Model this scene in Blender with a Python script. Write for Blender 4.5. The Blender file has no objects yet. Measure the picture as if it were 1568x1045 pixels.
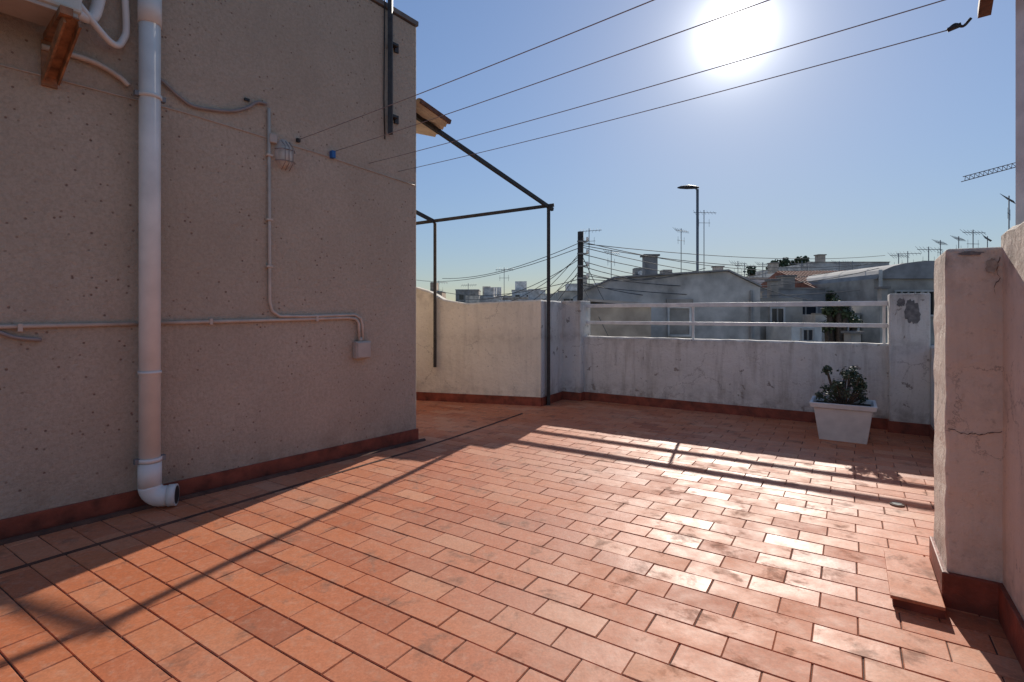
import bpy, math, random
from mathutils import Vector, Matrix
random.seed(7)
scene=bpy.context.scene
R=math.radians
# ---------------- local frames ----------------
D1=Vector((0.5435,0.8394,0)); E2=Vector((0.8394,-0.5435,0)); RZ=math.atan2(-0.5435,0.8394)
def W(a,b,z=0): 
    v=D1*a+E2*b; return Vector((v.x,v.y,z))
C0=Vector((-1.048,5.74,0)); HD=Vector((0.636,0.772,0)).normalized(); HN=Vector((0.772,-0.636,0)).normalized()
HRZ=math.atan2(HD.y,HD.x)
def H(s,z,o=0.0):
    v=C0-HD*s+HN*o; return Vector((v.x,v.y,z))
# ---------------- material helpers ----------------
def newmat(name):
    m=bpy.data.materials.new(name); m.use_nodes=True
    nt=m.node_tree; b=nt.nodes['Principled BSDF']; return m,nt,b
def N(nt,t,**k):
    n=nt.nodes.new(t)
    for a,v in k.items(): setattr(n,a,v)
    return n
def ramp(nt,src,stops):
    r=N(nt,'ShaderNodeValToRGB'); e=r.color_ramp.elements
    while len(e)<len(stops): e.new(0.5)
    for i,(p,c) in enumerate(stops):
        e[i].position=p; e[i].color=(c[0],c[1],c[2],1) if isinstance(c,(tuple,list)) else (c,c,c,1)
    nt.links.new(src,r.inputs[0]); return r.outputs[0]
def mix(nt,f,a,b,mode='MIX'):
    m=N(nt,'ShaderNodeMix',data_type='RGBA',blend_type=mode)
    for s,v in ((m.inputs[0],f),(m.inputs[6],a),(m.inputs[7],b)):
        if isinstance(v,(int,float)): s.default_value=v
        elif isinstance(v,(tuple,list)): s.default_value=(v[0],v[1],v[2],1)
        else: nt.links.new(v,s)
    return m.outputs[2]
def noise(nt,co,scale,detail=4,rough=0.55,dist=0):
    n=N(nt,'ShaderNodeTexNoise'); n.inputs['Scale'].default_value=scale; n.inputs['Detail'].default_value=detail
    n.inputs['Roughness'].default_value=rough; n.inputs['Distortion'].default_value=dist
    nt.links.new(co,n.inputs['Vector']); return n.outputs['Fac']
def coord(nt):
    g=N(nt,'ShaderNodeNewGeometry'); return g.outputs['Position']
def bump(nt,b,h,strength,dist,prev=None):
    n=N(nt,'ShaderNodeBump'); n.inputs['Strength'].default_value=strength; n.inputs['Distance'].default_value=dist
    nt.links.new(h,n.inputs['Height'])
    if prev is not None: nt.links.new(prev,n.inputs['Normal'])
    nt.links.new(n.outputs[0],b.inputs['Normal']); return n.outputs[0]
def zband(nt,co,stops):
    """height-driven weathering mask (grime near the skirting / coping)"""
    s=N(nt,'ShaderNodeSeparateXYZ'); nt.links.new(co,s.inputs[0])
    m=N(nt,'ShaderNodeMath',operation='MULTIPLY'); nt.links.new(s.outputs[2],m.inputs[0]); m.inputs[1].default_value=0.5
    return ramp(nt,m.outputs[0],stops)
def simple(name,c,rough=0.6,metal=0,var=0.15,scale=6,bs=0.15,bscale=60):
    m,nt,b=newmat(name); co=coord(nt)
    f=noise(nt,co,scale,5)
    dark=tuple(x*(1-var*1.6) for x in c); lite=tuple(min(1,x*(1+var)) for x in c)
    col=ramp(nt,f,[(0.3,dark),(0.7,lite)])
    nt.links.new(col,b.inputs['Base Color']); b.inputs['Roughness'].default_value=rough; b.inputs['Metallic'].default_value=metal
    if bs>0: bump(nt,b,noise(nt,co,bscale,3),bs,0.01)
    return m
def stucco():
    m,nt,b=newmat('beige_stucco'); co=coord(nt)
    big=noise(nt,co,0.9,5,0.6,0.5)
    col=ramp(nt,big,[(0.3,(0.55,0.435,0.325)),(0.55,(0.62,0.495,0.375)),(0.75,(0.67,0.55,0.43))])
    fine=noise(nt,co,42,4,0.75)
    col=mix(nt,ramp(nt,fine,[(0.40,0.0),(0.64,0.5)]),col,(0.40,0.30,0.225))
    v=N(nt,'ShaderNodeTexVoronoi'); v.inputs['Scale'].default_value=17; v.inputs['Randomness'].default_value=1
    nt.links.new(co,v.inputs['Vector'])
    pit=ramp(nt,v.outputs['Distance'],[(0.08,1.0),(0.16,0.0)])
    msk=ramp(nt,noise(nt,co,3,2),[(0.40,0.0),(0.55,0.95)])
    pm=mix(nt,1.0,pit,msk,'MULTIPLY')
    col=mix(nt,pm,col,(0.26,0.155,0.11))
    mp=N(nt,'ShaderNodeMapping'); mp.inputs['Scale'].default_value=(2.5,2.5,0.9); nt.links.new(co,mp.inputs[0])
    st=ramp(nt,noise(nt,mp.outputs[0],1.2,5,0.6),[(0.5,0.0),(0.8,0.25)])
    col=mix(nt,st,col,(0.36,0.28,0.21))
    lowm=zband(nt,co,[(0.05,0.6),(0.22,0.0)])
    lowm=mix(nt,1.0,lowm,ramp(nt,noise(nt,co,5,5,0.6),[(0.4,0.0),(0.7,1.0)]),'MULTIPLY')
    col=mix(nt,lowm,col,(0.27,0.18,0.12))
    nt.links.new(col,b.inputs['Base Color']); b.inputs['Roughness'].default_value=0.92
    n1=bump(nt,b,noise(nt,co,26,6,0.75),0.95,0.03)
    inv=ramp(nt,pm,[(0,1.0),(1,0.0)])
    bump(nt,b,inv,0.6,0.012,n1)
    return m
def plaster(name,c=(0.72,0.70,0.67),dirt=0.5,peel=0.66,crack=0.62,base=0.6):
    m,nt,b=newmat(name); co=coord(nt)
    big=noise(nt,co,1.3,6,0.6,0.4)
    d=tuple(x*0.84 for x in c)
    col=ramp(nt,big,[(0.3,d),(0.6,c)])
    mp=N(nt,'ShaderNodeMapping'); mp.inputs['Scale'].default_value=(7,7,0.8); nt.links.new(co,mp.inputs[0])
    st=ramp(nt,noise(nt,mp.outputs[0],1.2,6,0.7),[(0.50,0.0),(0.78,dirt)])
    col=mix(nt,st,col,(0.27,0.22,0.17))
    sp=ramp(nt,noise(nt,co,26,5,0.7),[(0.58,0.0),(0.72,0.45)])
    col=mix(nt,sp,col,(0.28,0.23,0.18))
    n5=ramp(nt,noise(nt,co,6,6,0.68),[(0.42,0.0),(0.66,1.0)])
    gm=mix(nt,1.0,zband(nt,co,[(0.06,base),(0.2,0.0),(0.44,0.0),(0.515,base*0.7),(0.56,0.05),(0.72,0.0),(0.83,base)]),n5,'MULTIPLY')
    col=mix(nt,gm,col,(0.20,0.155,0.12))
    wn=N(nt,'ShaderNodeTexNoise'); wn.inputs['Scale'].default_value=5; wn.inputs['Detail'].default_value=6; wn.inputs['Roughness'].default_value=0.7; nt.links.new(co,wn.inputs['Vector'])
    wp=N(nt,'ShaderNodeVectorMath',operation='MULTIPLY_ADD'); nt.links.new(wn.outputs['Color'],wp.inputs[0]); wp.inputs[1].default_value=(0.3,0.3,0.3); nt.links.new(co,wp.inputs[2])
    v=N(nt,'ShaderNodeTexVoronoi',feature='DISTANCE_TO_EDGE'); v.inputs['Scale'].default_value=1.3; nt.links.new(wp.outputs[0],v.inputs['Vector'])
    cr=ramp(nt,v.outputs['Distance'],[(0.0,1.0),(0.006,0.0)])
    cm=mix(nt,1.0,cr,ramp(nt,noise(nt,co,2.1,2),[(crack-0.12,0.0),(crack-0.04,0.7)]),'MULTIPLY')
    col=mix(nt,cm,col,(0.20,0.15,0.12))
    pf=ramp(nt,noise(nt,co,6.5,7,0.66,0.2),[(peel-0.03,0.0),(peel-0.018,1.0)])
    col=mix(nt,pf,col,(0.36,0.31,0.26))
    nt.links.new(col,b.inputs['Base Color']); b.inputs['Roughness'].default_value=0.85
    n1=bump(nt,b,noise(nt,co,11,8,0.7),0.7,0.03)
    hh=ramp(nt,pf,[(0,1.0),(1,0.0)])
    bump(nt,b,hh,0.5,0.008,n1)
    return m
def tile_mat():
    m,nt,b=newmat('terracotta_tile')
    at=N(nt,'ShaderNodeAttribute'); at.attribute_name='tile'; at.attribute_type='GEOMETRY'
    co=coord(nt)
    sep=N(nt,'ShaderNodeSeparateColor'); nt.links.new(at.outputs['Color'],sep.inputs[0])
    col=ramp(nt,sep.outputs[0],[(0.0,(0.43,0.12,0.05)),(0.35,(0.54,0.16,0.066)),(0.7,(0.60,0.195,0.083)),(1.0,(0.63,0.26,0.135))])
    wear=ramp(nt,noise(nt,co,0.6,6,0.6,0.3),[(0.44,0.0),(0.66,0.45)])
    col=mix(nt,wear,col,(0.60,0.33,0.22))
    blot=ramp(nt,noise(nt,co,4.5,7,0.68,0.3),[(0.55,0.0),(0.67,0.7)])
    col=mix(nt,blot,col,(0.24,0.11,0.065))
    dust=ramp(nt,noise(nt,co,22,5,0.7),[(0.5,0.0),(0.75,0.35)])
    col=mix(nt,dust,col,(0.63,0.41,0.29))
    fine=ramp(nt,noise(nt,co,90,3),[(0.35,0.88),(0.65,1.06)])
    col=mix(nt,1.0,col,fine,'MULTIPLY')
    nt.links.new(col,b.inputs['Base Color'])
    r1=N(nt,'ShaderNodeMath',operation='MULTIPLY_ADD'); nt.links.new(sep.outputs[1],r1.inputs[0]); r1.inputs[1].default_value=0.15; r1.inputs[2].default_value=0.33
    r2=N(nt,'ShaderNodeMath',operation='MULTIPLY_ADD'); nt.links.new(noise(nt,co,5,6,0.62),r2.inputs[0]); r2.inputs[1].default_value=0.42; nt.links.new(r1.outputs[0],r2.inputs[2])
    r3=N(nt,'ShaderNodeMath',operation='MULTIPLY_ADD'); nt.links.new(blot,r3.inputs[0]); r3.inputs[1].default_value=0.25; nt.links.new(r2.outputs[0],r3.inputs[2])
    nt.links.new(r3.outputs[0],b.inputs['Roughness'])
    b.inputs['Specular IOR Level'].default_value=0.36
    n1=bump(nt,b,noise(nt,co,12,3,0.5),0.2,0.010)
    bump(nt,b,noise(nt,co,110,2),0.12,0.003,n1)
    return m
M={}
M['stucco']=stucco()
M['white']=plaster('white_plaster',(0.74,0.70,0.635),0.65,0.66,0.6,0.75)
M['cream']=plaster('cream_plaster',(0.87,0.79,0.65),0.3,0.73,0.62,0.4)
M['pillar']=plaster('pillar_plaster',(0.77,0.655,0.54),0.3,0.685,0.62,0.8)
M['tile']=tile_mat()
M['mortar']=simple('dark_mortar',(0.11,0.05,0.033),0.95,0,0.3,8,0.4,80)
M['skirt']=simple('red_oxide_paint',(0.26,0.058,0.030),0.6,0,0.35,7,0.4,40)
M['pvc']=simple('pvc_pipe_plastic',(0.72,0.69,0.64),0.42,0,0.09,4,0.05,30)
M['conduit']=simple('painted_conduit',(0.57,0.46,0.37),0.6,0,0.12,10,0.1)
M['cable']=simple('grey_cable',(0.28,0.23,0.21),0.6,0,0.1,10,0)
M['steel']=simple('dark_steel',(0.045,0.04,0.038),0.55,0.3,0.3,14,0.2)
M['whitemetal']=simple('white_painted_metal',(0.75,0.74,0.71),0.4,0,0.12,8,0.05)
M['plastic']=simple('planter_plastic',(0.70,0.69,0.66),0.45,0,0.1,6,0.04)
M['soil']=simple('soil',(0.05,0.032,0.02),0.95,0,0.3,20,0.6)
M['bark']=simple('bark',(0.10,0.07,0.05),0.9,0,0.3,20,0.6)
M['woodpole']=simple('creosoted_wood',(0.045,0.035,0.03),0.85,0,0.3,9,0.4)
M['wood']=simple('orange_varnished_wood',(0.36,0.16,0.07),0.6,0,0.35,14,0.3)
M['ac']=simple('aircon_casing',(0.60,0.57,0.50),0.5,0,0.08,4,0.04)
M['black']=simple('black_plastic',(0.02,0.02,0.02),0.5,0,0.1,4,0)
M['blue']=simple('blue_plastic',(0.02,0.12,0.36),0.4,0,0.1,4,0)
M['greybox']=simple('grey_plastic_box',(0.46,0.39,0.33),0.5,0,0.08,8,0)
M['galv']=simple('galvanised_metal',(0.20,0.205,0.21),0.6,0.3,0.15,10,0)
M['glassd']=simple('window_glass',(0.03,0.035,0.045),0.12,0,0.2,1,0)
M['roofcap']=simple('grey_capping',(0.20,0.18,0.165),0.85,0,0.2,6,0.3)
M['redroof']=simple('red_roof_tile',(0.33,0.12,0.07),0.85,0,0.25,6,0.4,20)
M['asphalt']=simple('ground_earth',(0.12,0.11,0.10),0.95,0,0.3,0.05,0.3)
M['awning']=simple('awning_sheet',(0.50,0.42,0.33),0.7,0,0.15,6,0.1)
M['rust']=simple('rust',(0.16,0.07,0.04),0.8,0,0.3,20,0.2)
for i,c in enumerate([(0.52,0.49,0.455),(0.37,0.33,0.285),(0.58,0.51,0.42),(0.48,0.34,0.235),(0.31,0.295,0.285),(0.72,0.69,0.64)]):
    M['b%d'%i]=simple('house_render_%d'%i,c,0.9,0,0.26,1.6,0.3,8)
def leafmat(name,c1,c2,sc):
    m,nt,b=newmat(name); co=coord(nt)
    col=ramp(nt,noise(nt,co,sc,3),[(0.35,c1),(0.65,c2)])
    nt.links.new(col,b.inputs['Base Color']); b.inputs['Roughness'].default_value=0.65
    return m
M['leaf']=leafmat('jade_leaf',(0.035,0.055,0.03),(0.09,0.115,0.06),25)
M['tree']=leafmat('tree_leaf',(0.02,0.038,0.014),(0.075,0.095,0.035),1.5)
m,nt,b=newmat('lamp_glass'); b.inputs['Base Color'].default_value=(0.62,0.55,0.47,1); b.inputs['Roughness'].default_value=0.2; M['lglass']=m
# ---------------- geometry helpers ----------------
def link(o,parent=None):
    scene.collection.objects.link(o)
    if parent is not None: o.parent=parent
    return o
def empty(name,loc=(0,0,0)):
    e=bpy.data.objects.new(name,None); e.empty_display_size=0.2; link(e); return e
def mesh(name,vs,fs,mat,parent=None,smooth=False,bevel=0):
    me=bpy.data.meshes.new(name); me.from_pydata([tuple(v) for v in vs],[],fs); me.materials.append(mat); me.update()
    if smooth:
        for p in me.polygons: p.use_smooth=True
    o=bpy.data.objects.new(name,me); link(o,parent)
    if bevel>0:
        bm=o.modifiers.new('b','BEVEL'); bm.width=bevel; bm.segments=2; bm.limit_method='ANGLE'
    return o
BF=[(0,3,2,1),(4,5,6,7),(0,1,5,4),(1,2,6,5),(2,3,7,6),(3,0,4,7)]
def box(name,c,size,rz,mat,parent=None,bevel=0):
    x,y,z=[s/2 for s in size]; rm=Matrix.Rotation(rz,3,'Z'); c=Vector(c)
    vs=[c+rm@Vector(p) for p in [(-x,-y,-z),(x,-y,-z),(x,y,-z),(-x,y,-z),(-x,-y,z),(x,-y,z),(x,y,z),(-x,y,z)]]
    return mesh(name,vs,BF,mat,parent,False,bevel)
def wbox(name,a0,a1,b0,b1,z0,z1,mat,parent=None,bevel=0):
    return box(name,W((a0+a1)/2,(b0+b1)/2,(z0+z1)/2),(abs(b1-b0),abs(a1-a0),z1-z0),RZ,mat,parent,bevel)
def hbox(name,s0,s1,o0,o1,z0,z1,mat,parent=None,bevel=0):
    return box(name,H((s0+s1)/2,(z0+z1)/2,(o0+o1)/2),(abs(s1-s0),abs(o1-o0),z1-z0),HRZ,mat,parent,bevel)
def bar(name,p,q,w,h,mat,parent=None,bevel=0):
    p=Vector(p);q=Vector(q); d=(q-p).normalized(); up=Vector((0,0,1)) if abs(d.z)<0.95 else Vector((0,1,0))
    s=d.cross(up).normalized(); t=s.cross(d).normalized(); vs=[]
    for e in (p,q):
        for i,j in ((-1,-1),(1,-1),(1,1),(-1,1)): vs.append(e+s*i*w/2+t*j*h/2)
    return mesh(name,vs,BF,mat,parent,False,bevel)
def tube(name,pts,r,mat,parent=None,seg=4,smooth_pts=False):
    pts=[Vector(p) for p in pts]
    if smooth_pts and len(pts)>2:
        P=[pts[0]*2-pts[1]]+pts+[pts[-1]*2-pts[-2]]; out=[]
        for i in range(1,len(P)-2):
            for k in range(5):
                t=k/5; a,b,c,d=P[i-1],P[i],P[i+1],P[i+2]
                out.append(0.5*((2*b)+(c-a)*t+(2*a-5*b+4*c-d)*t*t+(3*b-a-3*c+d)*t*t*t))
        out.append(pts[-1]); pts=out
    S=max(4,seg*2+2); vs=[];fs=[]
    T=[]
    for i in range(len(pts)):
        a=pts[max(0,i-1)]; b=pts[min(len(pts)-1,i+1)]; T.append((b-a).normalized())
    up=Vector((0,0,1)) if abs(T[0].z)<0.9 else Vector((1,0,0))
    s=T[0].cross(up).normalized()
    for i,p in enumerate(pts):
        s=(s-T[i]*s.dot(T[i])).normalized(); u=T[i].cross(s)
        for j in range(S):
            a=2*math.pi*j/S; vs.append(p+(s*math.cos(a)+u*math.sin(a))*r)
    n=len(pts)
    for i in range(n-1):
        for j in range(S): fs.append((i*S+j,i*S+(j+1)%S,(i+1)*S+(j+1)%S,(i+1)*S+j))
    o=mesh(name,vs,fs+[tuple(range(S-1,-1,-1)),tuple(range((n-1)*S,n*S))],mat,parent,True)
    o.data.polygons[-1].use_smooth=False; o.data.polygons[-2].use_smooth=False
    return o
def prism(name,pts,z0,z1,mat,parent=None):
    n=len(pts); vs=[(p[0],p[1],z0) for p in pts]+[(p[0],p[1],z1) for p in pts]
    fs=[tuple(range(n-1,-1,-1)),tuple(range(n,2*n))]+[(i,(i+1)%n,(i+1)%n+n,i+n) for i in range(n)]
    return mesh(name,vs,fs,mat,parent)
def wavywall(name,p,q,thick,z0,prof,mat,parent=None,side=1,jit=0.006):
    p=Vector(p);q=Vector(q);L=(q-p).length;d=(q-p)/L;n=Vector((-d.y,d.x,0))*side
    k=max(8,int(L/0.12)); vs=[];fs=[]
    def top(x):
        for (x0,y0),(x1,y1) in zip(prof[:-1],prof[1:]):
            if x<=x1: return y0+(y1-y0)*(x-x0)/(x1-x0)
        return prof[-1][1]
    for i in range(k+1):
        x=L*i/k; zt=top(x); j=random.uniform(-jit,jit); f=random.uniform(-jit,jit)*0.4
        b=p+d*x
        for o,z in ((n*(0.0),z0),(n*(0.0+f),zt-0.02+j),(n*(0.018+f),zt+j),(n*(thick-0.018),zt+j*0.6),(n*thick,zt-0.02+j),(n*thick,z0)):
            vs.append((b.x+o.x,b.y+o.y,z))
    for i in range(k):
        for j in range(6):
            a=i*6+j; c=i*6+(j+1)%6; fs.append((a,c,c+6,a+6))
    fs.append(tuple(range(5,-1,-1))); fs.append(tuple(k*6+i for i in range(6)))
    return mesh(name,vs,fs,mat,parent)
# ---------------- terrace floor ----------------
fl=empty('terrace_floor')
base=[W(-2.6,-7.6),W(-2.6,0.95),W(7.95,0.95),W(7.95,-4.1),W(7.1,-4.1),(-5.2,9.6,0)]
prism('mortar_slab',base,-0.35,0.0,M['mortar'],fl)
vs=[];fs=[];cols=[]
TL,TW,J=0.315,0.158,0.004
row=0; a=-2.5
while a<7.75:
    off=(row%2)*TL/2+random.uniform(-0.014,0.014); b=-8.0+off
    while b<0.95:
        ca=a+TW/2; cb=b+TL/2; p=W(ca,cb)-C0
        ok = cb<0.9
        if cb<-3.95 and ca>6.95+0.3075*(cb+3.905): ok=False
        if p.dot(HN)<-0.15 and p.dot(HD)<-0.15: ok=False
        if ok:
            tx=random.gauss(0,0.0035); ty=random.gauss(0,0.007); zz=0.0042+random.uniform(0,0.0014)
            i=len(vs); jb=random.uniform(-.0014,.0014); ja=random.uniform(-.0014,.0014)
            for (ex,z) in ((0,-0.0045),(0.003,0)):
                for sx,sy in ((-1,-1),(1,-1),(1,1),(-1,1)):
                    x=sx*(TL/2-J/2-ex); y=sy*(TW/2-J/2-ex)
                    vs.append((cb+x+jb,ca+y+ja,zz+z+(x*tx+y*ty if z==0 else 0)))
            fs.append((i+4,i+5,i+6,i+7))
            for k in range(4): fs.append((i+k,i+(k+1)%4,i+4+(k+1)%4,i+4+k))
            r=min(1,max(0,random.gauss(0.55,0.22))); g=random.random()
            cols+= [(r,g,0,1)]*5
        b+=TL
    a+=TW; row+=1
ft=mesh('tiles',vs,fs,M['tile'],fl); ft.rotation_euler=(0,0,RZ)
ca=ft.data.color_attributes.new('tile','FLOAT_COLOR','CORNER')
for p in ft.data.polygons:
    for li in p.loop_indices: ca.data[li].color=cols[p.index]
tube('mortar_fillet',[(-2.95,2.5,0.0),(-1.9,4.0,0.0),(-0.98,5.33,0.0),(-0.5,6.12,0.0),(0.14,7.25,0.0)],0.016,M['mortar'],fl,2)
tube('mortar_fillet_inner',[H(5,0.0,0.07),H(2,0.0,0.06),H(-0.05,0.0,0.07)],0.03,M['mortar'],fl,3)
fd=empty('floor_drain')
tube('drain_rim',[(2.80,3.80,0.0),(2.80,3.80,0.014)],0.045,M['rust'],fd,6); tube('drain_grate',[(2.80,3.80,0.013),(2.80,3.80,0.017)],0.032,M['black'],fd,6)
# ---------------- building under the terrace ----------------
prism('terrace_building',[W(-2.6,-7.6),W(-2.6,0.98),W(7.98,0.98),W(7.98,-4.1),W(7.2,-4.1),(-5.2,9.7,0)],-8.0,-0.36,M['b2'])
# ---------------- left house ----------------
ho=empty('stucco_house')
hp=[H(0,0),H(7.5,0),H(7.5,0,-6),H(0,0,-6)]
vsz=[4.54,4.85,4.85,4.54]
vs=[(p.x,p.y,-0.3) for p in hp]+[(p.x,p.y,z) for p,z in zip(hp,vsz)]
mesh('walls',vs,BF,M['stucco'],ho,bevel=0.012)
bar('roof_capping',H(-0.01,4.575,-0.08),H(7.5,4.885,-0.08),0.2,0.05,M['roofcap'],ho)
bar('roof_capping_side',H(0.06,4.575,-0.19),H(0.06,4.575,-6),0.16,0.05,M['roofcap'],ho)
hbox('skirting',-0.016,7.5,-0.1,0.016,0.0,0.135,M['skirt'],ho,0.004)
hbox('skirting_side',-0.016,0.1,-6,-0.102,0.0,0.135,M['skirt'],ho,0.004)
# drain pipe
dp=empty('drain_pipe')
po=0.105; ps=2.533; r=0.066
tube('pipe_run',[H(ps,4.3,po),H(ps,0.19,po)],r,M['pvc'],dp,10)
od=(HD*0.86+HN*0.5).normalized(); pb=H(ps,0.0,po)
el=[]
for i in range(9):
    t=math.pi/2*i/8; q=pb+od*0.085*(1-math.cos(t)); el.append(Vector((q.x,q.y,0.175-0.085*math.sin(t))))
q=pb+od*0.12; el.append(Vector((q.x,q.y,0.09)))
tube('elbow',el,r+0.006,M['pvc'],dp,10)
q0=pb+od*0.115; q1=pb+od*0.165
tube('outlet_socket',[(q0.x,q0.y,0.09),(q1.x,q1.y,0.09)],r+0.011,M['pvc'],dp,10)
tube('outlet_bore',[(q1.x,q1.y,0.09),(q1.x+od.x*.002,q1.y+od.y*.002,0.09)],r-0.002,M['black'],dp,10)
for z,h in ((0.98,0.01),(3.56,0.11)):
    tube('coupling',[H(ps,z-h,po),H(ps,z+h,po)],r+0.006,M['pvc'],dp,10)
tube('coupling_low',[H(ps,0.17,po),H(ps,0.34,po)],r+0.006,M['pvc'],dp,10)
for z in (2.94,0.36):
    tube('pipe_clamp',[H(ps,z-0.014,po),H(ps,z+0.014,po)],r+0.009,M['pvc'],dp,10)
    hbox('clamp_lug',ps-0.095,ps-0.066,0.085,0.125,z-0.018,z+0.018,M['galv'],dp,0.002)
    hbox('clamp_stem',ps-0.01,ps+0.01,0.0,0.05,z-0.01,z+0.01,M['galv'],dp)
    hbox('clamp_lug2',ps+0.066,ps+0.095,0.085,0.125,z-0.018,z+0.018,M['galv'],dp,0.002)
tube('branch_pipe',[H(ps,3.62,po),H(ps+0.05,3.75,po),H(ps+0.1,4.4,po)],0.05,M['pvc'],dp,6)
# conduits
cd=empty('electrical_conduit')
tube('conduit_left',[H(6,1.29,0.018),H(ps+0.05,1.325,0.018)],0.014,M['conduit'],cd)
tube('conduit_main',[H(ps-0.05,1.328,0.018),H(1.3,1.345,0.018),H(0.87,1.356,0.018),H(0.79,1.345,0.03),H(0.757,1.30,0.03),H(0.75,1.12,0.03)],0.014,M['conduit'],cd)
tube('conduit_drop',[H(1.64,3.15,0.018),H(1.632,1.50,0.018),H(1.61,1.42,0.018),H(1.55,1.375,0.022),H(1.3,1.372,0.022),H(0.80,1.385,0.022),H(0.735,1.35,0.03),H(0.715,1.28,0.03),H(0.712,1.12,0.03)],0.013,M['conduit'],cd)
for s,z in ((2.1,1.335),(1.2,1.35),(3.2,1.31),(4.2,1.3)): hbox('saddle',s-0.012,s+0.012,0,0.038,z-0.025,z+0.025,M['conduit'],cd,0.003)
for z in (2.75,2.2,1.8): hbox('saddle_v',1.61,1.662,0,0.036,z-0.01,z+0.01,M['conduit'],cd,0.003)
tube('wall_cable',[H(2.46,3.13,0.02),H(2.40,3.09,0.02),H(2.30,3.02,0.02),H(2.20,2.99,0.02),H(1.96,3.03,0.02),H(1.82,3.10,0.02),H(1.74,3.17,0.02),H(1.66,3.18,0.02)],0.013,M['cable'],cd,3,True)
hbox('cable_tail',1.8,1.84,0,0.02,3.16,3.18,M['black'],cd)
tube('thin_wire',[H(3.5,2.92,0.006),H(2.3,2.93,0.006),H(1.2,2.88,0.006),H(0.03,2.80,0.006)],0.0045,M['conduit'],cd,2)
tube('stub_cable',[H(3.6,1.30,0.02),H(3.35,1.30,0.02),H(3.22,1.25,0.02),H(3.1,1.23,0.02)],0.012,M['cable'],cd,3,True)
jb=empty('junction_box'); hbox('box_body',0.64,0.81,0.0,0.07,0.955,1.125,M['greybox'],jb,0.01); hbox('box_lid',0.65,0.80,0.07,0.08,0.965,1.115,M['greybox'],jb,0.008)
tube('gland',[H(0.74,1.12,0.035),H(0.74,1.16,0.03)],0.02,M['greybox'],jb)
bl=empty('bulkhead_wall_lamp')
def ell(name,c,rx,rz,d,mat,par,seg=24,rings=5):
    vs=[];fs=[]
    for i in range(rings+1):
        t=math.pi/2*i/rings; k=math.cos(t) if i<rings else 0.02; o=d*math.sin(t)
        for j in range(seg):
            a=2*math.pi*j/seg; vs.append(H(c[0]+rx*k*math.cos(a),c[1]+rz*k*math.sin(a),c[2]+o))
    for i in range(rings):
        for j in range(seg): fs.append((i*seg+j,i*seg+(j+1)%seg,(i+1)*seg+(j+1)%seg,(i+1)*seg+j))
    fs.append(tuple(range(rings*seg,rings*seg+seg)))
    return mesh(name,vs,fs,mat,par,True)
ell('lamp_base',(1.50,2.79,0.0),0.085,0.135,0.03,M['greybox'],bl)
ell('lamp_globe',(1.50,2.77,0.02),0.06,0.10,0.07,M['lglass'],bl)
for k in (-1,0,1):
    tube('guard_wire',[H(1.50+k*0.035,2.65,0.03),H(1.50+k*0.035,2.70,0.095),H(1.50+k*0.035,2.84,0.095),H(1.50+k*0.035,2.90,0.03)],0.004,M['cable'],bl,2)
for z in (2.72,2.82): tube('guard_band',[H(1.59,z,0.02),H(1.55,z,0.085),H(1.45,z,0.085),H(1.41,z,0.02)],0.004,M['cable'],bl,2)
hbox('lamp_cable_box',1.575,1.64,0,0.04,2.86,2.94,M['greybox'],bl,0.006)
vp=empty('vertical_mast_on_wall')
bar('mast',H(0.40,3.25,0.06),H(0.40,5.4,0.06),0.045,0.045,M['steel'],vp)
for z in (3.45,4.2):
    hbox('bracket',0.30,0.385,0.0,0.07,z-0.012,z+0.012,M['steel'],vp)
    hbox('bracket_plate',0.26,0.31,0.0,0.02,z-0.05,z+0.03,M['steel'],vp)
tube('cable',[H(0.45,5.3,0.02),H(0.44,4.6,0.02),H(0.45,3.6,0.02),H(0.43,3.2,0.01)],0.006,M['black'],vp,2)
# aircon
ac=empty('air_conditioner_unit')
hbox('casing',2.97,3.85,0.10,0.42,3.22,3.85,M['ac'],ac,0.02)
hbox('base_pan',2.99,3.83,0.12,0.40,3.195,3.22,M['greybox'],ac,0.004)
for k in range(9): hbox('side_louvre',2.962,2.97,0.14,0.38,3.32+k*0.05,3.335+k*0.05,M['greybox'],ac)
hbox('service_cover',2.945,2.97,0.12,0.2,3.28,3.45,M['greybox'],ac,0.006)
for s in (3.06,3.72):
    hbox('bracket_arm',s-0.03,s+0.03,0,0.50,3.15,3.195,M['wood'],ac)
    hbox('bracket_upright',s-0.04,s+0.04,0,0.02,2.86,3.15,M['wood'],ac)
    for sx in (-0.036,0.036):
        bar('bracket_brace',H(s+sx,2.90,0.04),H(s+sx-0.03,3.14,0.46),0.012,0.07,M['wood'],ac)
    bar('bracket_web',H(s,2.92,0.03),H(s-0.03,3.165,0.46),0.07,0.012,M['wood'],ac)
tube('refrigerant_hose',[H(2.96,3.33,0.16),H(2.86,3.36,0.12),H(2.80,3.6,0.08),H(2.72,3.9,0.06),H(2.7,4.4,0.06)],0.035,M['pvc'],ac,5,True)
tube('refrigerant_hose_2',[H(2.96,3.40,0.18),H(2.76,3.24,0.10),H(2.68,3.3,0.06),H(2.66,3.5,0.05),H(2.72,4.3,0.05)],0.022,M['pvc'],ac,5,True)
tube('condensate_pipe',[H(3.1,3.10,0.03),H(2.85,3.10,0.03),H(2.70,3.05,0.03),H(2.64,3.0,0.04)],0.018,M['conduit'],ac,4,True)
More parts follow.
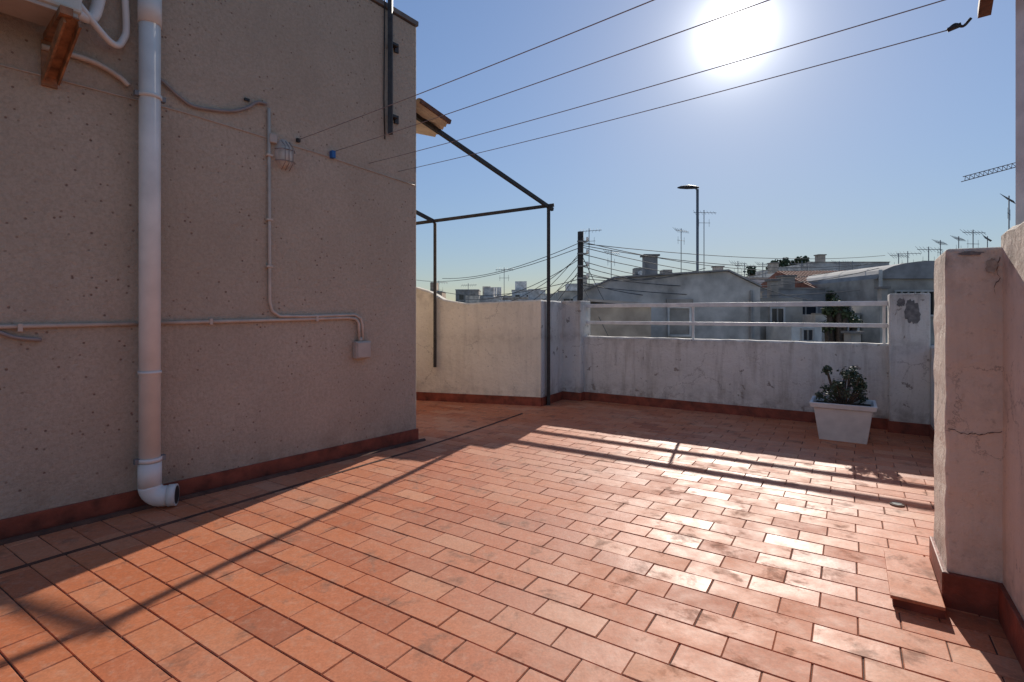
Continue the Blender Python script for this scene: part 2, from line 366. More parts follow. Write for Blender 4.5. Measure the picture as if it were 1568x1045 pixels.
# ---------------- parapets ----------------
bp=empty('rear_parapet_wall')
wavywall('wall',W(7.704,-3.62),W(7.704,0.40),0.2,-0.2,[(0,1.03),(5,1.03)],M['white'],bp,1,0.006)
wbox('skirting',7.686,7.71,-3.60,0.386,0,0.135,M['skirt'],bp,0.004)
cl=empty('parapet_column'); wbox('shaft',7.56,7.95,-3.95,-3.60,-0.2,1.60,M['white'],cl,0.012); wbox('skirting',7.544,7.7,-3.966,-3.584,0,0.137,M['skirt'],cl,0.004)
cr=empty('parapet_column'); wbox('shaft',7.56,7.95,0.386,0.766,-0.2,1.63,M['white'],cr,0.012); wbox('skirting',7.544,7.7,0.370,0.782,0,0.137,M['skirt'],cr,0.004)
cp=simple('bare_cement_patch',(0.20,0.19,0.18),0.95,0,0.3,20,0.5)
def blob(aface,b0,z0,rx,rz,seed):
    rn=random.Random(seed); vs=[W(aface,b0,z0)]
    n=34; k=1
    for i in range(n):
        t=2*math.pi*i/n; k=k*.6+.4*rn.uniform(0.5,1.4); vs.append(W(aface,b0+rx*k*math.cos(t),z0+rz*k*math.sin(t)))
    return vs,[(0,1+(i+1)%n,1+i) for i in range(n)]
for (q,w_) in (((7.557,0.60,1.42,0.07,0.15,3),'peeled_patch'),((7.557,0.49,1.52,0.04,0.05,5),'peeled_patch_small')):
    v,f=blob(*q); mesh(w_,v,f,cp,cr)
lw=empty('left_parapet_wall')
A=Vector((0.43,7.85,0)); B=A+Vector((-0.962,0.273,0))*5.5
wavywall('wall',B,A,0.2,-0.2,[(0,1.9),(3.45,1.83),(3.77,1.71),(3.93,1.61),(4.3,1.55),(5.0,1.585),(5.6,1.606)],M['cream'],lw,1,0.006)
d=(A-B).normalized(); nn=Vector((d.y,-d.x,0))
bar('skirting',B+nn*0.004+Vector((0,0,0.068)),A+nn*0.004+Vector((0,0,0.068))+d*0.01,0.03,0.136,M['skirt'],lw)
A2=A+Vector((0.01,0,0)); Cc=W(7.704,-3.93)
wavywall('return_wall',A2,Cc,0.18,-0.2,[(0,1.600),(3,1.58)],M['white'],lw,1,0.004)
d2=(Cc-A2).normalized(); n2=Vector((d2.y,-d2.x,0))
bar('return_skirting',A2+n2*0.004+Vector((0,0,0.066)),Cc+n2*0.004+Vector((0,0,0.066)),0.03,0.134,M['skirt'],lw)
rl=empty('metal_railing')
wbox('top_rail',7.77,7.83,-3.60,0.386,1.49,1.55,M['whitemetal'],rl,0.006)
wbox('lower_rail',7.775,7.825,-3.60,0.386,1.225,1.275,M['whitemetal'],rl,0.006)
wbox('post',7.785,7.815,-1.93,-1.90,1.02,1.49,M['whitemetal'],rl)
wbox('post_end',7.785,7.815,0.33,0.36,1.02,1.49,M['whitemetal'],rl)
rw=empty('right_parapet_wall')
wavywall('wall_far',W(7.704,0.766),W(3.6,0.766),0.2,-0.2,[(0,1.03),(5,1.03)],M['white'],rw,1,0.004)
wbox('skirting_far',3.66,7.6,0.75,0.78,0,0.135,M['skirt'],rw,0.004)
wavywall('wall_near',W(3.25,0.583),W(-2.5,0.583),0.2,-0.2,[(0,1.78),(6,1.78)],M['pillar'],rw,1,0.004)
wbox('skirting_near',-2.5,3.2,0.565,0.6,0,0.17,M['skirt'],rw,0.004)
pl=empty('plastered_pillar')
vs=[];fs=[]
K=22; base4=[(3.215,0.384),(3.215,0.80),(3.66,0.80),(3.66,0.384)]
for i in range(K+1):
    z=-0.2+1.90*i/K
    for a_,b_ in base4:
        vs.append(W(a_+random.uniform(-.005,.005),b_+random.uniform(-.005,.005),z+(random.uniform(-.008,.008) if i==K else 0)))
for i in range(K):
    for j in range(4): fs.append((i*4+j,i*4+(j+1)%4,(i+1)*4+(j+1)%4,(i+1)*4+j))
fs.append((K*4,K*4+1,K*4+2,K*4+3)); mesh('shaft',vs,fs,M['pillar'],pl,False,0.012)
crk=simple('crack_shadow',(0.10,0.07,0.055),0.95,0,0.3,20,0)
def crack(name,a_,pts,wd):
    rn=random.Random(4); P=[]
    for (b0,z0),(b1,z1) in zip(pts[:-1],pts[1:]):
        for k in range(4):
            t=k/4; P.append((b0+(b1-b0)*t+rn.uniform(-.003,.003),z0+(z1-z0)*t+rn.uniform(-.004,.004)))
    P.append(pts[-1]); vs=[];fs=[]
    for i,(b_,z) in enumerate(P):
        w_=wd*rn.uniform(.4,1.2); vs+=[W(a_,b_+w_*.4,z-w_),W(a_,b_-w_*.4,z+w_)]
    for i in range(len(P)-1): fs.append((i*2,i*2+2,i*2+3,i*2+1))
    mesh(name,vs,fs,crk,pl)
crack('crack',3.2075,[(0.392,0.856),(0.42,0.845),(0.455,0.832),(0.48,0.842),(0.51,0.838),(0.535,0.85),(0.580,0.862)],0.0022)
crack('crack_upper',3.2075,[(0.575,1.66),(0.56,1.60),(0.572,1.56),(0.55,1.52),(0.56,1.48)],0.0025)
v,f=blob(3.2078,0.545,1.62,0.024,0.035,9); mesh('peeled_plaster',v,f,simple('grey_underplaster',(0.40,0.35,0.29),0.95,0,0.3,30,0.5),pl)
v,f=blob(3.2078,0.47,1.68,0.05,0.010,12); mesh('peeled_plaster_top',v,f,cp,pl)
wbox('skirting',3.197,3.678,0.366,0.60,0,0.17,M['skirt'],pl,0.006)
st=empty('tiled_step')
wbox('step_body',3.07,3.63,0.17,0.364,0,0.045,M['skirt'],st)
for k,(x0,x1) in enumerate(((3.06,3.345),(3.350,3.64))):
    o=wbox('step_tile',x0,x1,0.16,0.364,0.046,0.062,M['tile'],st,0.003)
    c_=o.data.color_attributes.new('tile','FLOAT_COLOR','CORNER')
    for q in c_.data: q.color=(0.8-.1*k,0.6,0,1)
cp_=empty('clothesline_frame')
bar('post',W(3.33,0.69,1.6),W(3.33,0.69,3.4),0.06,0.06,M['whitemetal'],cp_,0.004)
bar('arm',W(3.46,0.56,2.90),W(1.6,0.36,2.98),0.05,0.05,M['rust'],cp_)
bar('arm_bracket',W(3.33,0.69,2.96),W(3.33,0.50,2.95),0.04,0.05,M['whitemetal'],cp_)
ends=[((-1.207,5.547,2.905),(2.20,2.64,2.83)),((-1.441,5.263,2.91),(2.15,2.32,2.86)),((-1.697,4.953,2.93),(2.0,1.78,2.88)),((-1.923,4.678,2.95),(1.83,1.48,2.88))]
cll=empty('clothes_lines')
for p,q in ends:
    p=Vector(p);q=Vector(q); pts=[]
    for i in range(17):
        t=i/16; v=p.lerp(q,t); v.z-=0.05*4*t*(1-t)*0.5; pts.append(v)
    tube('line',pts,0.0028,M['cable'],cll,2)
    hk=(q-p).normalized()
    tube('hook',[q,q+hk*0.03+Vector((0,0,0.02)),q+hk*0.06,q+hk*0.09+Vector((0,0,0.03))],0.007,M['steel'],cll,3,True)
tube('turnbuckle',[Vector(ends[0][1]),Vector(ends[0][1])+Vector((0.04,-0.035,0.01))],0.012,M['steel'],cll,3)
hbox('tensioner',1.02,1.06,0.0,0.05,2.86,2.93,M['blue'],cll,0.006)
hbox('anchor',1.36,1.39,0.0,0.03,2.93,2.96,M['steel'],cll)
# ---------------- pergola ----------------
pg=empty('pergola_frame')
def Bt(t,o=(0.556,7.95,3.02)): return Vector((o[0]-1.67*t,o[1]-1.75*t,o[2]+0.705*t))
bar('post_right',(0.556,7.95,0),(0.556,7.95,3.02),0.05,0.05,M['steel'],pg)
bar('post_left',(-1.215,8.245,0.55),(-1.215,8.245,2.82),0.045,0.045,M['steel'],pg)
bar('front_beam',(0.64,7.94,3.045),(-4.2,8.7,2.55),0.04,0.045,M['steel'],pg)
bar('side_beam',Bt(-0.04),Bt(1.12),0.045,0.05,M['steel'],pg)
bar('side_beam_2',Bt(0,(-1.215,8.245,2.84)),Bt(1.2,(-1.215,8.245,2.84)),0.045,0.05,M['steel'],pg)
aw=empty('corrugated_awning')
p1=Vector((-0.717,6.1,3.66)); p2=Vector((-1.02,5.80,3.79)); p3=Vector((-1.0,6.75,3.70))
vs=[];fs=[]
K=24
for i in range(K+1):
    t=i/K; h=0.012*math.sin(i*math.pi/2)
    a_=p1.lerp(p3,t); b__=p2.lerp(Vector((-1.9,7.0,3.95)),t)
    vs+= [a_+Vector((0,0,h)),b__+Vector((0,0,h)),a_+Vector((0,0,h-0.02)),b__+Vector((0,0,h-0.02))]
for i in range(K):
    k=i*4; fs+= [(k,k+1,k+5,k+4),(k+2,k+6,k+7,k+3),(k,k+4,k+6,k+2)]
mesh('sheet',vs,fs,M['awning'],aw)
bar('fascia',p1+Vector((0,0,-0.03)),p2+Vector((0,0,-0.03)),0.02,0.05,M['rust'],aw)
# ---------------- planter ----------------
pt=empty('plastic_planter')
pc=W(6.90,-0.07)
def ring(w,d,z):
    return [pc+Matrix.Rotation(RZ,3,'Z')@Vector((x*w/2,y*d/2,0))+Vector((0,0,z)) for x,y in ((-1,-1),(1,-1),(1,1),(-1,1))]
rs=[ring(0.44,0.36,0.0),ring(0.54,0.46,0.36),ring(0.60,0.52,0.365),ring(0.62,0.54,0.42),ring(0.56,0.48,0.42),ring(0.52,0.44,0.36)]
vs=[v for r_ in rs for v in r_]; fs=[(3,2,1,0)]
for i in range(5):
    for j in range(4): fs.append((i*4+j,i*4+(j+1)%4,(i+1)*4+(j+1)%4,(i+1)*4+j))
mesh('pot',vs,fs,M['plastic'],pt,False,0.006)
mesh('soil',ring(0.525,0.445,0.375),[(0,1,2,3)],M['soil'],pt)
def leaves(name,centers,n,size,mat,parent=None,flat=1.0):
    vs=[];fs=[]
    for k in range(n):
        c,rad=random.choice(centers)
        v=Vector((random.gauss(0,1),random.gauss(0,1),random.gauss(0,1))).normalized()*rad*random.uniform(0.4,1.15); v.z*=flat
        p=c+v; nrm=(v.normalized()+Vector((random.gauss(0,.5),random.gauss(0,.5),random.gauss(0,.5)))).normalized()
        s=nrm.cross(Vector((random.random(),random.random(),random.random()))).normalized(); t=nrm.cross(s); z=size*random.uniform(.6,1.3)
        i=len(vs); vs+= [p-s*z*.5,p+t*z*.35,p+s*z*.5,p-t*z*.35]; fs.append((i,i+1,i+2,i+3))
    return mesh(name,vs,fs,mat,parent)
jp=empty('jade_plant'); cen=[]
for i in range(24):
    a=i*2.4+random.uniform(-.4,.4); rr=0.04+0.25*math.sqrt(i/23)*random.uniform(.75,1); zz=random.uniform(0.55,0.85)-rr*0.45
    c=pc+Vector((rr*math.cos(a),rr*math.sin(a)*0.8,zz)); cen.append((c,random.uniform(0.04,0.075)))
    tube('stem',[pc+Vector((rr*.2*math.cos(a),rr*.2*math.sin(a),0.37)),pc+Vector((rr*.6*math.cos(a),rr*.6*math.sin(a),0.37+(zz-.37)*.5)),c],0.008,M['bark'],jp,2,True)
leaves('foliage',cen,1700,0.032,M['leaf'],jp)
# ---------------- surroundings ----------------
GZ=-8.0
mesh('ground',[(-2500,-2500,GZ),(2500,-2500,GZ),(2500,2500,GZ),(-2500,2500,GZ)],[(0,1,2,3)],M['asphalt'])
def house(name,x0,x1,y,d,zt,mat,wins=(),parapet=0.0,rz=0,chim=()):
    e=empty(name); zt0=zt-parapet; cx=(x0+x1)/2; w=x1-x0
    def T(x,yy,z):
        v=Matrix.Rotation(rz,3,'Z')@Vector((x-cx,yy-y,0)); return Vector((cx+v.x,y+v.y,z))
    box('walls',T(cx,y+d/2,(GZ+zt0)/2),(w,d,zt0-GZ),rz,mat,e)
    if parapet>0:
        th=0.18
        box('parapet_front',T(cx,y+th/2,zt0+parapet/2+0.002),(w,th,parapet),rz,mat,e)
        box('parapet_back',T(cx,y+d-th/2,zt0+parapet/2+0.002),(w,th,parapet),rz,mat,e)
        box('parapet_left',T(x0+th/2,y+d/2,zt0+parapet/2+0.002),(th,d-2*th-0.01,parapet),rz,mat,e)
        box('parapet_right',T(x1-th/2,y+d/2,zt0+parapet/2+0.002),(th,d-2*th-0.01,parapet),rz,mat,e)
        box('coping',T(cx,y+th/2,zt+0.03),(w+0.08,th+0.08,0.05),rz,M['b1'],e)
    for (xx,zc,ww,hh) in wins:
        box('window_glass',T(xx,y+0.02,zc),(ww,0.1,hh),rz,M['glassd'],e)
        for sx in (-1,1): box('window_jamb',T(xx+sx*(ww/2+0.03),y-0.02,zc),(0.06,0.1,hh+0.12),rz,M['b0'],e)
        box('window_head',T(xx,y-0.02,zc+hh/2+0.03),(ww,0.1,0.06),rz,M['b0'],e)
        box('window_sill',T(xx,y-0.05,zc-hh/2-0.03),(ww+0.2,0.16,0.06),rz,M['b0'],e)
        box('window_mullion',T(xx,y-0.035,zc),(0.05,0.04,hh),rz,M['b1'],e)
    for (xx,yy,w2,h2) in chim:
        box('chimney',T(xx,y+yy,zt0+h2/2),(w2,w2,h2),rz,M['b1'],e)
        box('chimney_cap',T(xx,y+yy,zt0+h2+0.04),(w2+0.12,w2+0.12,0.07),rz,M['roofcap'],e)
    return e
gh=empty('gabled_house')
prof=[(2.2,GZ),(2.2,2.06),(3.1,2.46),(6.6,2.68),(7.6,2.2),(7.6,GZ)]
n=len(prof); vs=[(x,16,z) for x,z in prof]+[(x+0.6,24,z) for x,z in prof]
fs=[tuple(range(n)),tuple(range(2*n-1,n-1,-1))]+[(i+n,(i+1)%n+n,(i+1)%n,i) for i in range(n)]
mesh('walls',vs,fs,M['b0'],gh)
for i in (1,2,3):
    (xa,za),(xb,zb)=prof[i],prof[i+1]
    vs=[(xa,15.9,za+.01),(xb,15.9,zb+.01),(xb+.6,24.1,zb+.01),(xa+.6,24.1,za+.01)]
    vs+=[(a,b,c+0.05) for a,b,c in vs]; mesh('roof_slab',vs,BF,M['b4'],gh)
for x,z,w,h in ((3.4,1.45,.3,.4),(5.1,1.15,.6,.8),(3.4,-2,1,1.3),(5.8,-2,1,1.3)):
    box('window_glass',(x,15.99,z),(w,.1,h),0,M['b1'] if z>0 else M['glassd'],gh)
    for sx in (-1,1): box('window_jamb',(x+sx*(w/2+.03),15.96,z),(.06,.12,h+.12),0,M['b5'],gh)
    box('window_head',(x,15.96,z+h/2+.03),(w,.12,.06),0,M['b5'],gh); box('window_sill',(x,15.94,z-h/2-.03),(w,.18,.06),0,M['b5'],gh)
box('shutter_box',(5.1,15.9,1.75),(.8,.1,.16),0,M['b1'],gh)
box('chimney',(4.75,18,2.9),(.42,.42,.9),0,M['b4'],gh); box('chimney_cap',(4.75,18,3.38),(.55,.55,.06),0,M['roofcap'],gh)
box('lean_to',(2.9,14.9,-3.5),(1.6,2,10.2),0,M['b1'],gh)
bar('lean_to_roof',(2.0,14.85,1.75),(3.8,14.85,1.62),2.2,.07,M['b4'],gh)
tube('downpipe',[(7.3,15.93,2.1),(7.3,15.93,-8)],.05,M['b1'],gh,3)
house('flat_roof_house',6.2,9.1,19,7,2.15,M['b2'],[(7.2,0.9,.8,1.0),(8.4,.9,.6,.9)],0.4,0,[(7.6,3,.5,1.2)])
house('flat_roof_house',9.7,12.3,20.5,8,2.35,M['b4'],[(10.4,1.2,.8,.9),(11.5,1.2,.8,.9)],0.5,0,[(11.8,2,.5,1.1)])
house('small_roof_room',8.0,9.5,17.0,2,1.9,M['b1'],[(8.6,1.3,.4,.5)],0.0,0.1,[(9.1,1,.25,.6)])
house('small_roof_room',10.2,11.6,17.5,2.4,1.35,M['b5'],[(10.9,.9,.5,.5)],0.2,-0.1,[])
house('small_roof_room',8.3,9.3,15.6,1.2,1.05,M['b5'],[(8.8,.75,.3,.3)],0.0,0.15,[])
house('small_roof_room',11.7,12.5,16.6,1.4,1.75,M['b2'],[(12.1,1.3,.3,.4)],0.0,0.0,[(12.2,.6,.2,.45)])
house('low_house',8.6,14.5,14.5,3.5,0.35,M['b0'],[(9.6,-1,1,1),(12,-1,1,1)],0.25,0.05,[(10.1,1,.3,.7),(12.6,2,.3,.8)])
house('low_house',2.0,8.0,12.5,2.5,-0.6,M['b2'],[],0.3,0.0)
bh=house('barrel_roof_house',12.6,16.6,18.2,7,2.6,M['b1'],[(14.3,1.75,1.9,.8)],0.0,0)
vs=[];fs=[]
for i in range(13):
    t=math.pi*i/12
    for yy in (18.1,25.3): vs.append((14.6-1.95*math.cos(t),yy,2.6+0.62*math.sin(t)))
for i in range(12): fs.append((i*2,i*2+2,i*2+3,i*2+1))
fs.append(tuple(i*2 for i in range(12,-1,-1))); fs.append(tuple(i*2+1 for i in range(13)))
mesh('barrel_roof',vs,fs,M['b4'],bh)
for k in range(8): box('shutter_slat',(13.5+k*.23,18.1,1.75),(.03,.05,.8),0,M['b0'],bh)
bar('roof_stay',(12.7,18.0,1.5),(12.7,18.0,2.9),.08,.08,M['b5'],bh)
rh=house('red_tiled_house',12.6,15.6,21.5,6,2.35,M['b3'],[(13.2,1.6,.6,.8),(14.6,1.6,.7,1.1)],0,0)
vs=[(12.4,21.2,2.3),(15.8,21.2,2.3),(15.8,24.5,3.35),(12.4,24.5,3.35),(12.4,27.7,2.3),(15.8,27.7,2.3)]
mesh('tiled_roof',vs,[(0,1,2,3),(3,2,5,4),(0,3,4),(1,5,2),(0,4,5,1)],M['redroof'],rh)
for k in range(22): 
    x=12.45+k*.15; bar('tile_rib',(x,21.18,2.33),(x,24.45,3.38),.06,.05,M['redroof'],rh)
house('terraced_house',17.5,21.5,27,8,3.1,M['b2'],[(18.4,2.0,.8,1.0),(20,2.0,.8,1.0)],0.4,0)
house('terraced_house',11.5,14.8,30,8,3.4,M['b5'],[(12.3,2.2,.9,1.1),(13.7,2.2,.9,1.1)],0.4,0,[(13,3,.5,1.3)])
house('terraced_house',8.2,11.2,34,8,3.3,M['b0'],[(9,2.3,.9,1.0),(10.3,2.3,.9,1.0)],0.4,0)
house('terraced_house',3.2,6.5,36,8,2.9,M['b2'],[(4,1.9,.9,1.0),(5.5,1.9,.9,1.0)],0.4,0)
house('terraced_house',17.0,20.0,33,8,4.0,M['b5'],[(18,3.0,.8,1.0),(19.2,3.0,.8,1.0)],0.4,0,[(18,3,.5,1.2)])
house('terraced_house',20.5,26.0,36,8,4.9,M['b0'],[(22,3.6,.8,1.0),(24,3.6,.8,1.0)],0.4,0,[(23,3,.5,1.2)])
# hill with distant town
vs=[];fs=[];NX,NY=60,24
def hz(x,y):
    t=min(1,max(0,(y-45)/90)); t=t*t*(3-2*t)
    return GZ+t*(12.5+0.03*max(-60,min(x,200))+1.5*math.sin(x*.05)+1.0*math.sin(x*.13+y*.03))
for j in range(NY+1):
    for i in range(NX+1):
        x=-260+i*(640/NX); y=42+j*(400/NY); vs.append((x,y,hz(x,y)+0.01))
for j in range(NY):
    for i in range(NX):
        k=j*(NX+1)+i; fs.append((k,k+1,k+NX+2,k+NX+1))
mesh('hillside',vs,fs,simple('hill_scrub',(0.09,0.09,0.06),0.95,0,0.4,.3,0),None,True)
rnd=random.Random(11)
def townhouse(x,y,w,h,d,k):
    z0=hz(x,y)-4; e=empty('distant_townhouse'); m=M['b%d'%k]
    zt=max(z0+5,hz(x,y)+h)
    box('walls',(x,y+d/2,(z0+zt)/2),(w,d,zt-z0),0,m,e)
    box('coping',(x,y+d/2,zt+.1),(w+.2,d+.2,.2),0,M['b0'],e)
    nw=max(1,int(w/2.6))
    for i in range(nw):
        for fz in (1.6,4.4):
            xx=x-w/2+(i+.5)*w/nw; box('window',(xx,y-.02,zt-fz),(1.0,.1,1.2),0,M['glassd'],e); box('sill',(xx,y-.08,zt-fz-.68),(1.2,.16,.1),0,M['b5'],e)
    if rnd.random()<.6: box('roof_room',(x+rnd.uniform(-w/4,w/4),y+d/2,zt+1.2),(w*.35,d*.4,2.2),0,m,e)
for i in range(66):
    y=rnd.uniform(62,125); u=rnd.uniform(-.20,.98) if i<46 else rnd.uniform(-.19,.14); x=u*y
    townhouse(x,y,rnd.uniform(4,8),rnd.uniform(1.5,3.6) if u<.15 else rnd.uniform(2.5,5.0),7,rnd.choice([0,1,2,2,5,5,3]))
def tree(name,x,y,z0,h,rad,n,leaf,mat='tree'):
    e=empty(name); c=[]
    tube('trunk',[(x,y,z0),(x+.1,y,z0+h*.4),(x,y,z0+h*.8)],max(.05,h*.02),M['bark'],e,3,True)
    for i in range(11):
        a=random.uniform(0,6.28); k=random.random(); r_=rad*(1-k*.5)*random.uniform(.3,.8)
        p=Vector((x+r_*math.cos(a),y+r_*math.sin(a),z0+h-rad*(.3+1.6*(1-k)))); c.append((p,rad*random.uniform(.25,.45)))
        tube('limb',[(x,y,z0+h*.5),((x+p.x)/2,(y+p.y)/2,z0+h*(.6+.15*k)),p],max(.02,h*.008),M['bark'],e,2,True)
    leaves('crown',c,n,leaf,M[mat],e,.8)
tree('garden_tree',8.1,14.1,GZ,8.75,.7,1800,.11)
tree('garden_tree',10.3,16.4,GZ,10.0,.6,2000,.11)
tree('garden_tree',13.0,20.6,GZ,10.7,.8,1800,.12)
for i in range(9):
    x=33+i*0.95+random.uniform(-.3,.3); z0=hz(x,70)-1; tree('pine_tree',x,70+random.uniform(-2,2),z0,8.3+random.uniform(-.9,.9)-z0,1.5,900,.4)
for i in range(4):
    x=52+i*1.5; z0=hz(x,75)-1; tree('pine_tree',x,75,z0,8.0+random.uniform(-.9,.7)-z0,1.5,700,.4)
# utility pole & wires
up=empty('utility_pole')
tube('pole',[(1.95,15,GZ),(1.95,15,0),(1.97,15,3.74)],0.085,M['woodpole'],up,5)
for z in (3.45,3.1,2.75,2.4): 
    bar('bracket',(1.86,14.9,z),(2.16,14.9,z),.05,.04,M['galv'],up); tube('insulator',[(2.15,14.9,z),(2.15,14.9,z+.12)],.035,M['pvc'],up,3)
ow=empty('overhead_wires')
wirem=simple('weathered_wire',(0.10,0.10,0.10),0.8,0,0.1,4,0)
def wire(p,q,sag,r=.011):
    p=Vector(p);q=Vector(q); pts=[]
    for i in range(13):
        t=i/12; v=p.lerp(q,t); v.z-=sag*4*t*(1-t); pts.append(v)
    tube('wire',pts,r,wirem,ow,1)
for z,q,s in ((3.45,(-3.2,24,3.0),.3),(3.1,(-1.0,20,1.6),.3),(3.2,(-.4,19,1.2),.3),(2.9,(.2,18,1.2),.25),(2.75,(.6,17,1.0),.2),(2.4,(-4,26,2.6),.4),(3.3,(-6,30,3.4),.5),
    (3.45,(16,24,3.6),.5),(3.3,(18,25,3.2),.6),(3.1,(15,22,3.5),.7),(2.9,(11,22,3.2),.5),(2.75,(9.5,19,2.6),.4),(2.5,(13,18.5,3.0),.5),(3.4,(20,28,4.5),.3),(2.4,(6.0,16.2,2.8),.2),(2.6,(4.4,16,2.5),.15),
    (3.0,(-2.0,22,2.0),.4),(2.6,(-.1,18.4,1.4),.2),(3.35,(14,20,3.3),.35),(2.3,(8,18,2.2),.35),(2.2,(12,18,2.2),.25)):
    wire((2.0,15,z),q,s)
wire((1.95,15,2.3),(2.6,13,.4),-.05); wire((1.95,15,3.2),(2.9,14,1.0),.1); wire((7.6,16,2.2),(13,18,1.9),.3); wire((6.5,16,2.0),(9.6,20,1.2),.2)
def antenna(x,y,z0,zt,k=1.0):
    e=empty('tv_antenna'); tube('mast',[(x,y,z0),(x,y,zt)],.018*k,M['galv'],e,2)
    a=random.uniform(-.5,.9); d=Vector((math.cos(a),math.sin(a),0)); s=Vector((-d.y,d.x,.9)).normalized()
    c=Vector((x,y,zt-.12*k)); tube('boom',[c-d*.5*k,c+d*.6*k],.012*k,M['galv'],e,1)
    for i in range(7):
        p=c+d*(-.45+i*.16)*k; L=.22*k*(1-.06*i); tube('element',[p-s*L,p+s*L],.007*k,M['galv'],e,1)
    c=Vector((x,y,zt-.6*k)); tube('boom_2',[c-d*.3*k,c+d*.3*k],.01*k,M['galv'],e,1)
    for i in range(3):
        p=c+d*(-.25+i*.25)*k; tube('element_b',[p-Vector((0,0,.18*k)),p+Vector((0,0,.18*k))],.007*k,M['galv'],e,1)
for u,v,y,z0,k in ((902,350,17,2.0,.7),(936,383,18,2.2,.7),(1043,350,18,2.5,.7),(1078,322,22,2.2,.9),(1130,400,34,3,1.2),(1140,404,34,3,1.2),(1168,402,34,3,1.2),(1228,400,30,3,1.2),(1236,404,30,3,1.2),(1285,400,28,2.8,1.0),(1305,400,31,3,1.2),
    (1376,388,24,2.8,1.0),(1390,385,26,2.8,1.0),(1422,378,22,2.8,1.0),(1440,368,22,2.8,.9),(1468,362,22,2,.9),(1490,352,22,2,1.0),(1512,362,22,2,.9),(1545,300,12,0,.7),(772,410,60,1,2.0),(717,434,60,1,1.8),(672,430,60,1,1.8),(1205,408,32,3,1.1)):
    antenna((u-784)/800*y,y,z0,1.4+(480-v)/800*y,k)
sl=empty('street_lamp'); X=7.81
tube('pole',[(X,22,GZ),(X,22,-2)],.10,M['galv'],sl,5); tube('pole_upper',[(X,22,-2),(X,22,6.62)],.055,M['galv'],sl,5)
tube('arm',[(X,22,6.55),(X-.08,22,6.66),(X-.25,22,6.66)],.035,M['galv'],sl,4,True)
vs=[];fs=[]; S=10
for i,(x,w,h) in enumerate([(0.05,.06,.05),(-.1,.12,.09),(-.4,.17,.12),(-.7,.13,.08),(-.84,.04,.03)]):
    for j in range(S):
        a=2*math.pi*j/S; zz=math.sin(a)*h; zz=zz if zz>0 else zz*.4
        vs.append((X+x,22+w*math.cos(a),6.66+zz+0.02))
for i in range(4):
    for j in range(S): fs.append((i*S+j,i*S+(j+1)%S,(i+1)*S+(j+1)%S,(i+1)*S+j))
fs+= [tuple(range(S-1,-1,-1)),tuple(range(4*S,5*S))]
mesh('luminaire',vs,fs,M['steel'],sl,True)
tc=empty('tower_crane')
cy=150; jx0,jx1=129.5,175; jz0,jz1=39.3,51.5
def jp_(t,dy,dz): return Vector((jx0+(jx1-jx0)*t,cy+dy,jz0+(jz1-jz0)*t+dz))
for dy,dz in ((-.6,0),(.6,0),(0,1.3)): bar('chord',jp_(0,dy,dz),jp_(1,dy,dz),.2,.2,M['rust'],tc)
nb=34
for i in range(nb):
    bar('lace',jp_(i/nb,-.6,0),jp_((i+.5)/nb,0,1.3),.12,.12,M['rust'],tc); bar('lace',jp_((i+.5)/nb,0,1.3),jp_((i+1)/nb,-.6,0),.12,.12,M['rust'],tc)
for dx,dy in ((-1,-1),(1,-1),(1,1),(-1,1)): bar('mast_leg',(160+dx,cy+dy,GZ),(160+dx,cy+dy,56),.3,.3,M['rust'],tc)
for i in range(16): bar('mast_lace',(159,cy-1,GZ+i*4),(161,cy-1,GZ+i*4+4),.18,.18,M['rust'],tc)
# ---------------- light ----------------
az=math.atan(341/800); el=math.atan(430/math.hypot(800,341))
sv=Vector((math.sin(az)*math.cos(el),math.cos(az)*math.cos(el),math.sin(el)))
sd=bpy.data.lights.new('sun','SUN'); sd.energy=5.0; sd.angle=R(0.5); sd.color=(1,0.93,0.83)
so=bpy.data.objects.new('sun',sd); link(so); so.rotation_euler=(-sv).to_track_quat('-Z','Y').to_euler()
w=bpy.data.worlds.new("World"); scene.world=w; w.use_nodes=True; nt=w.node_tree
bg=nt.nodes['Background']; out=nt.nodes['World Output']
sk=nt.nodes.new('ShaderNodeTexSky'); sk.sky_type='NISHITA'; sk.sun_disc=False; sk.sun_elevation=el; sk.sun_rotation=az
sk.air_density=1.0; sk.dust_density=0.15; sk.ozone_density=1.3
def MA(op,a,b=None,c=None):
    n=nt.nodes.new('ShaderNodeMath'); n.operation=op
    for i,v in enumerate((a,b,c)):
        if v is None: continue
        if isinstance(v,(int,float)): n.inputs[i].default_value=v
        else: nt.links.new(v,n.inputs[i])
    return n.outputs[0]
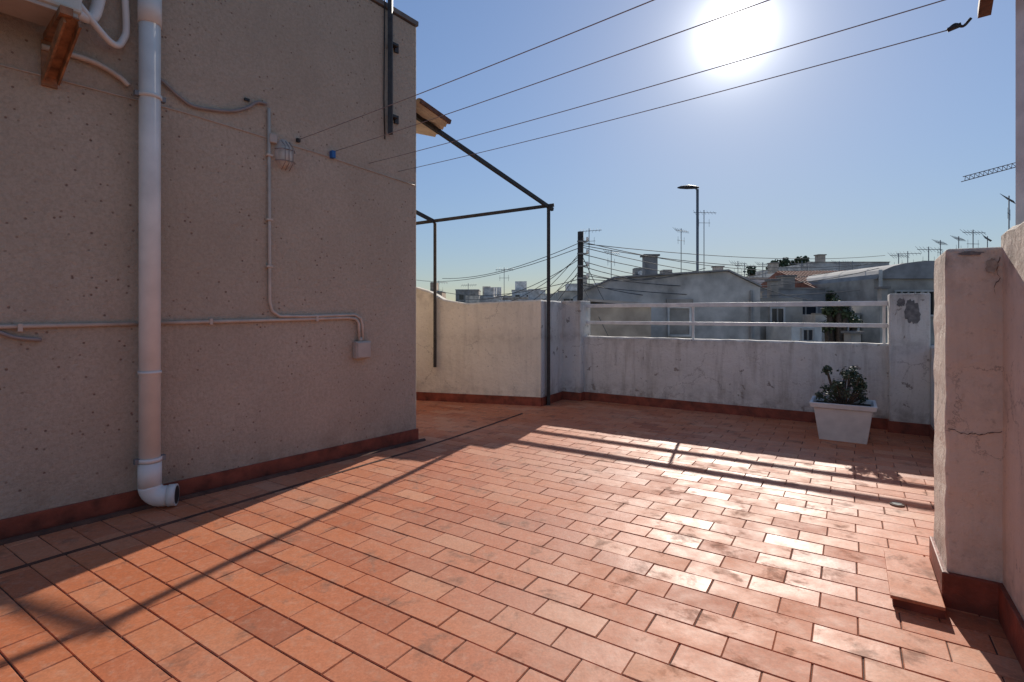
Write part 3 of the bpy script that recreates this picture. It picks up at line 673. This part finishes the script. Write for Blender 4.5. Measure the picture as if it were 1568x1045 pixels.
bw=nt.nodes.new('ShaderNodeRGBToBW'); nt.links.new(sk.outputs[0],bw.inputs[0])
f=MA('DIVIDE',1.35,MA('MULTIPLY_ADD',bw.outputs[0],0.20,1.0))   # soft shoulder for the bright solar side
vm=nt.nodes.new('ShaderNodeVectorMath'); vm.operation='SCALE'; nt.links.new(sk.outputs[0],vm.inputs[0]); nt.links.new(f,vm.inputs['Scale'])
tm=nt.nodes.new('ShaderNodeVectorMath'); tm.operation='MULTIPLY'; nt.links.new(vm.outputs[0],tm.inputs[0]); tm.inputs[1].default_value=(0.96,1.0,1.12)
hs=nt.nodes.new('ShaderNodeHueSaturation'); hs.inputs['Saturation'].default_value=1.0; nt.links.new(tm.outputs[0],hs.inputs['Color'])
nt.links.new(hs.outputs[0],bg.inputs[0]); bg.inputs[1].default_value=0.12
tcn=nt.nodes.new('ShaderNodeTexCoord'); dt=nt.nodes.new('ShaderNodeVectorMath'); dt.operation='DOT_PRODUCT'
nt.links.new(tcn.outputs['Generated'],dt.inputs[0]); dt.inputs[1].default_value=sv
mx=MA('MAXIMUM',dt.outputs['Value'],0.0)
g=MA('MULTIPLY',MA('POWER',mx,2200),5.0)
for e_,k_ in ((520,0.9),(140,0.22),(30,0.06)):
    g=MA('ADD',g,MA('MULTIPLY',MA('POWER',mx,e_),k_))
b2=nt.nodes.new('ShaderNodeBackground'); b2.inputs[0].default_value=(1,0.98,0.95,1); nt.links.new(g,b2.inputs[1])
ad=nt.nodes.new('ShaderNodeAddShader'); nt.links.new(bg.outputs[0],ad.inputs[0]); nt.links.new(b2.outputs[0],ad.inputs[1]); nt.links.new(ad.outputs[0],out.inputs[0])
# ---------------- camera ----------------
cm=bpy.data.cameras.new('camera'); cm.sensor_width=36; cm.lens=36*800/1568; cm.shift_y=-42.5/1568; cm.clip_end=6000; cm.clip_start=0.05
co=bpy.data.objects.new('camera',cm); link(co); co.location=(0,0,1.4); co.rotation_euler=(R(90),0,0); scene.camera=co
scene.view_settings.view_transform='Standard'; scene.view_settings.look='None'; scene.view_settings.exposure=0
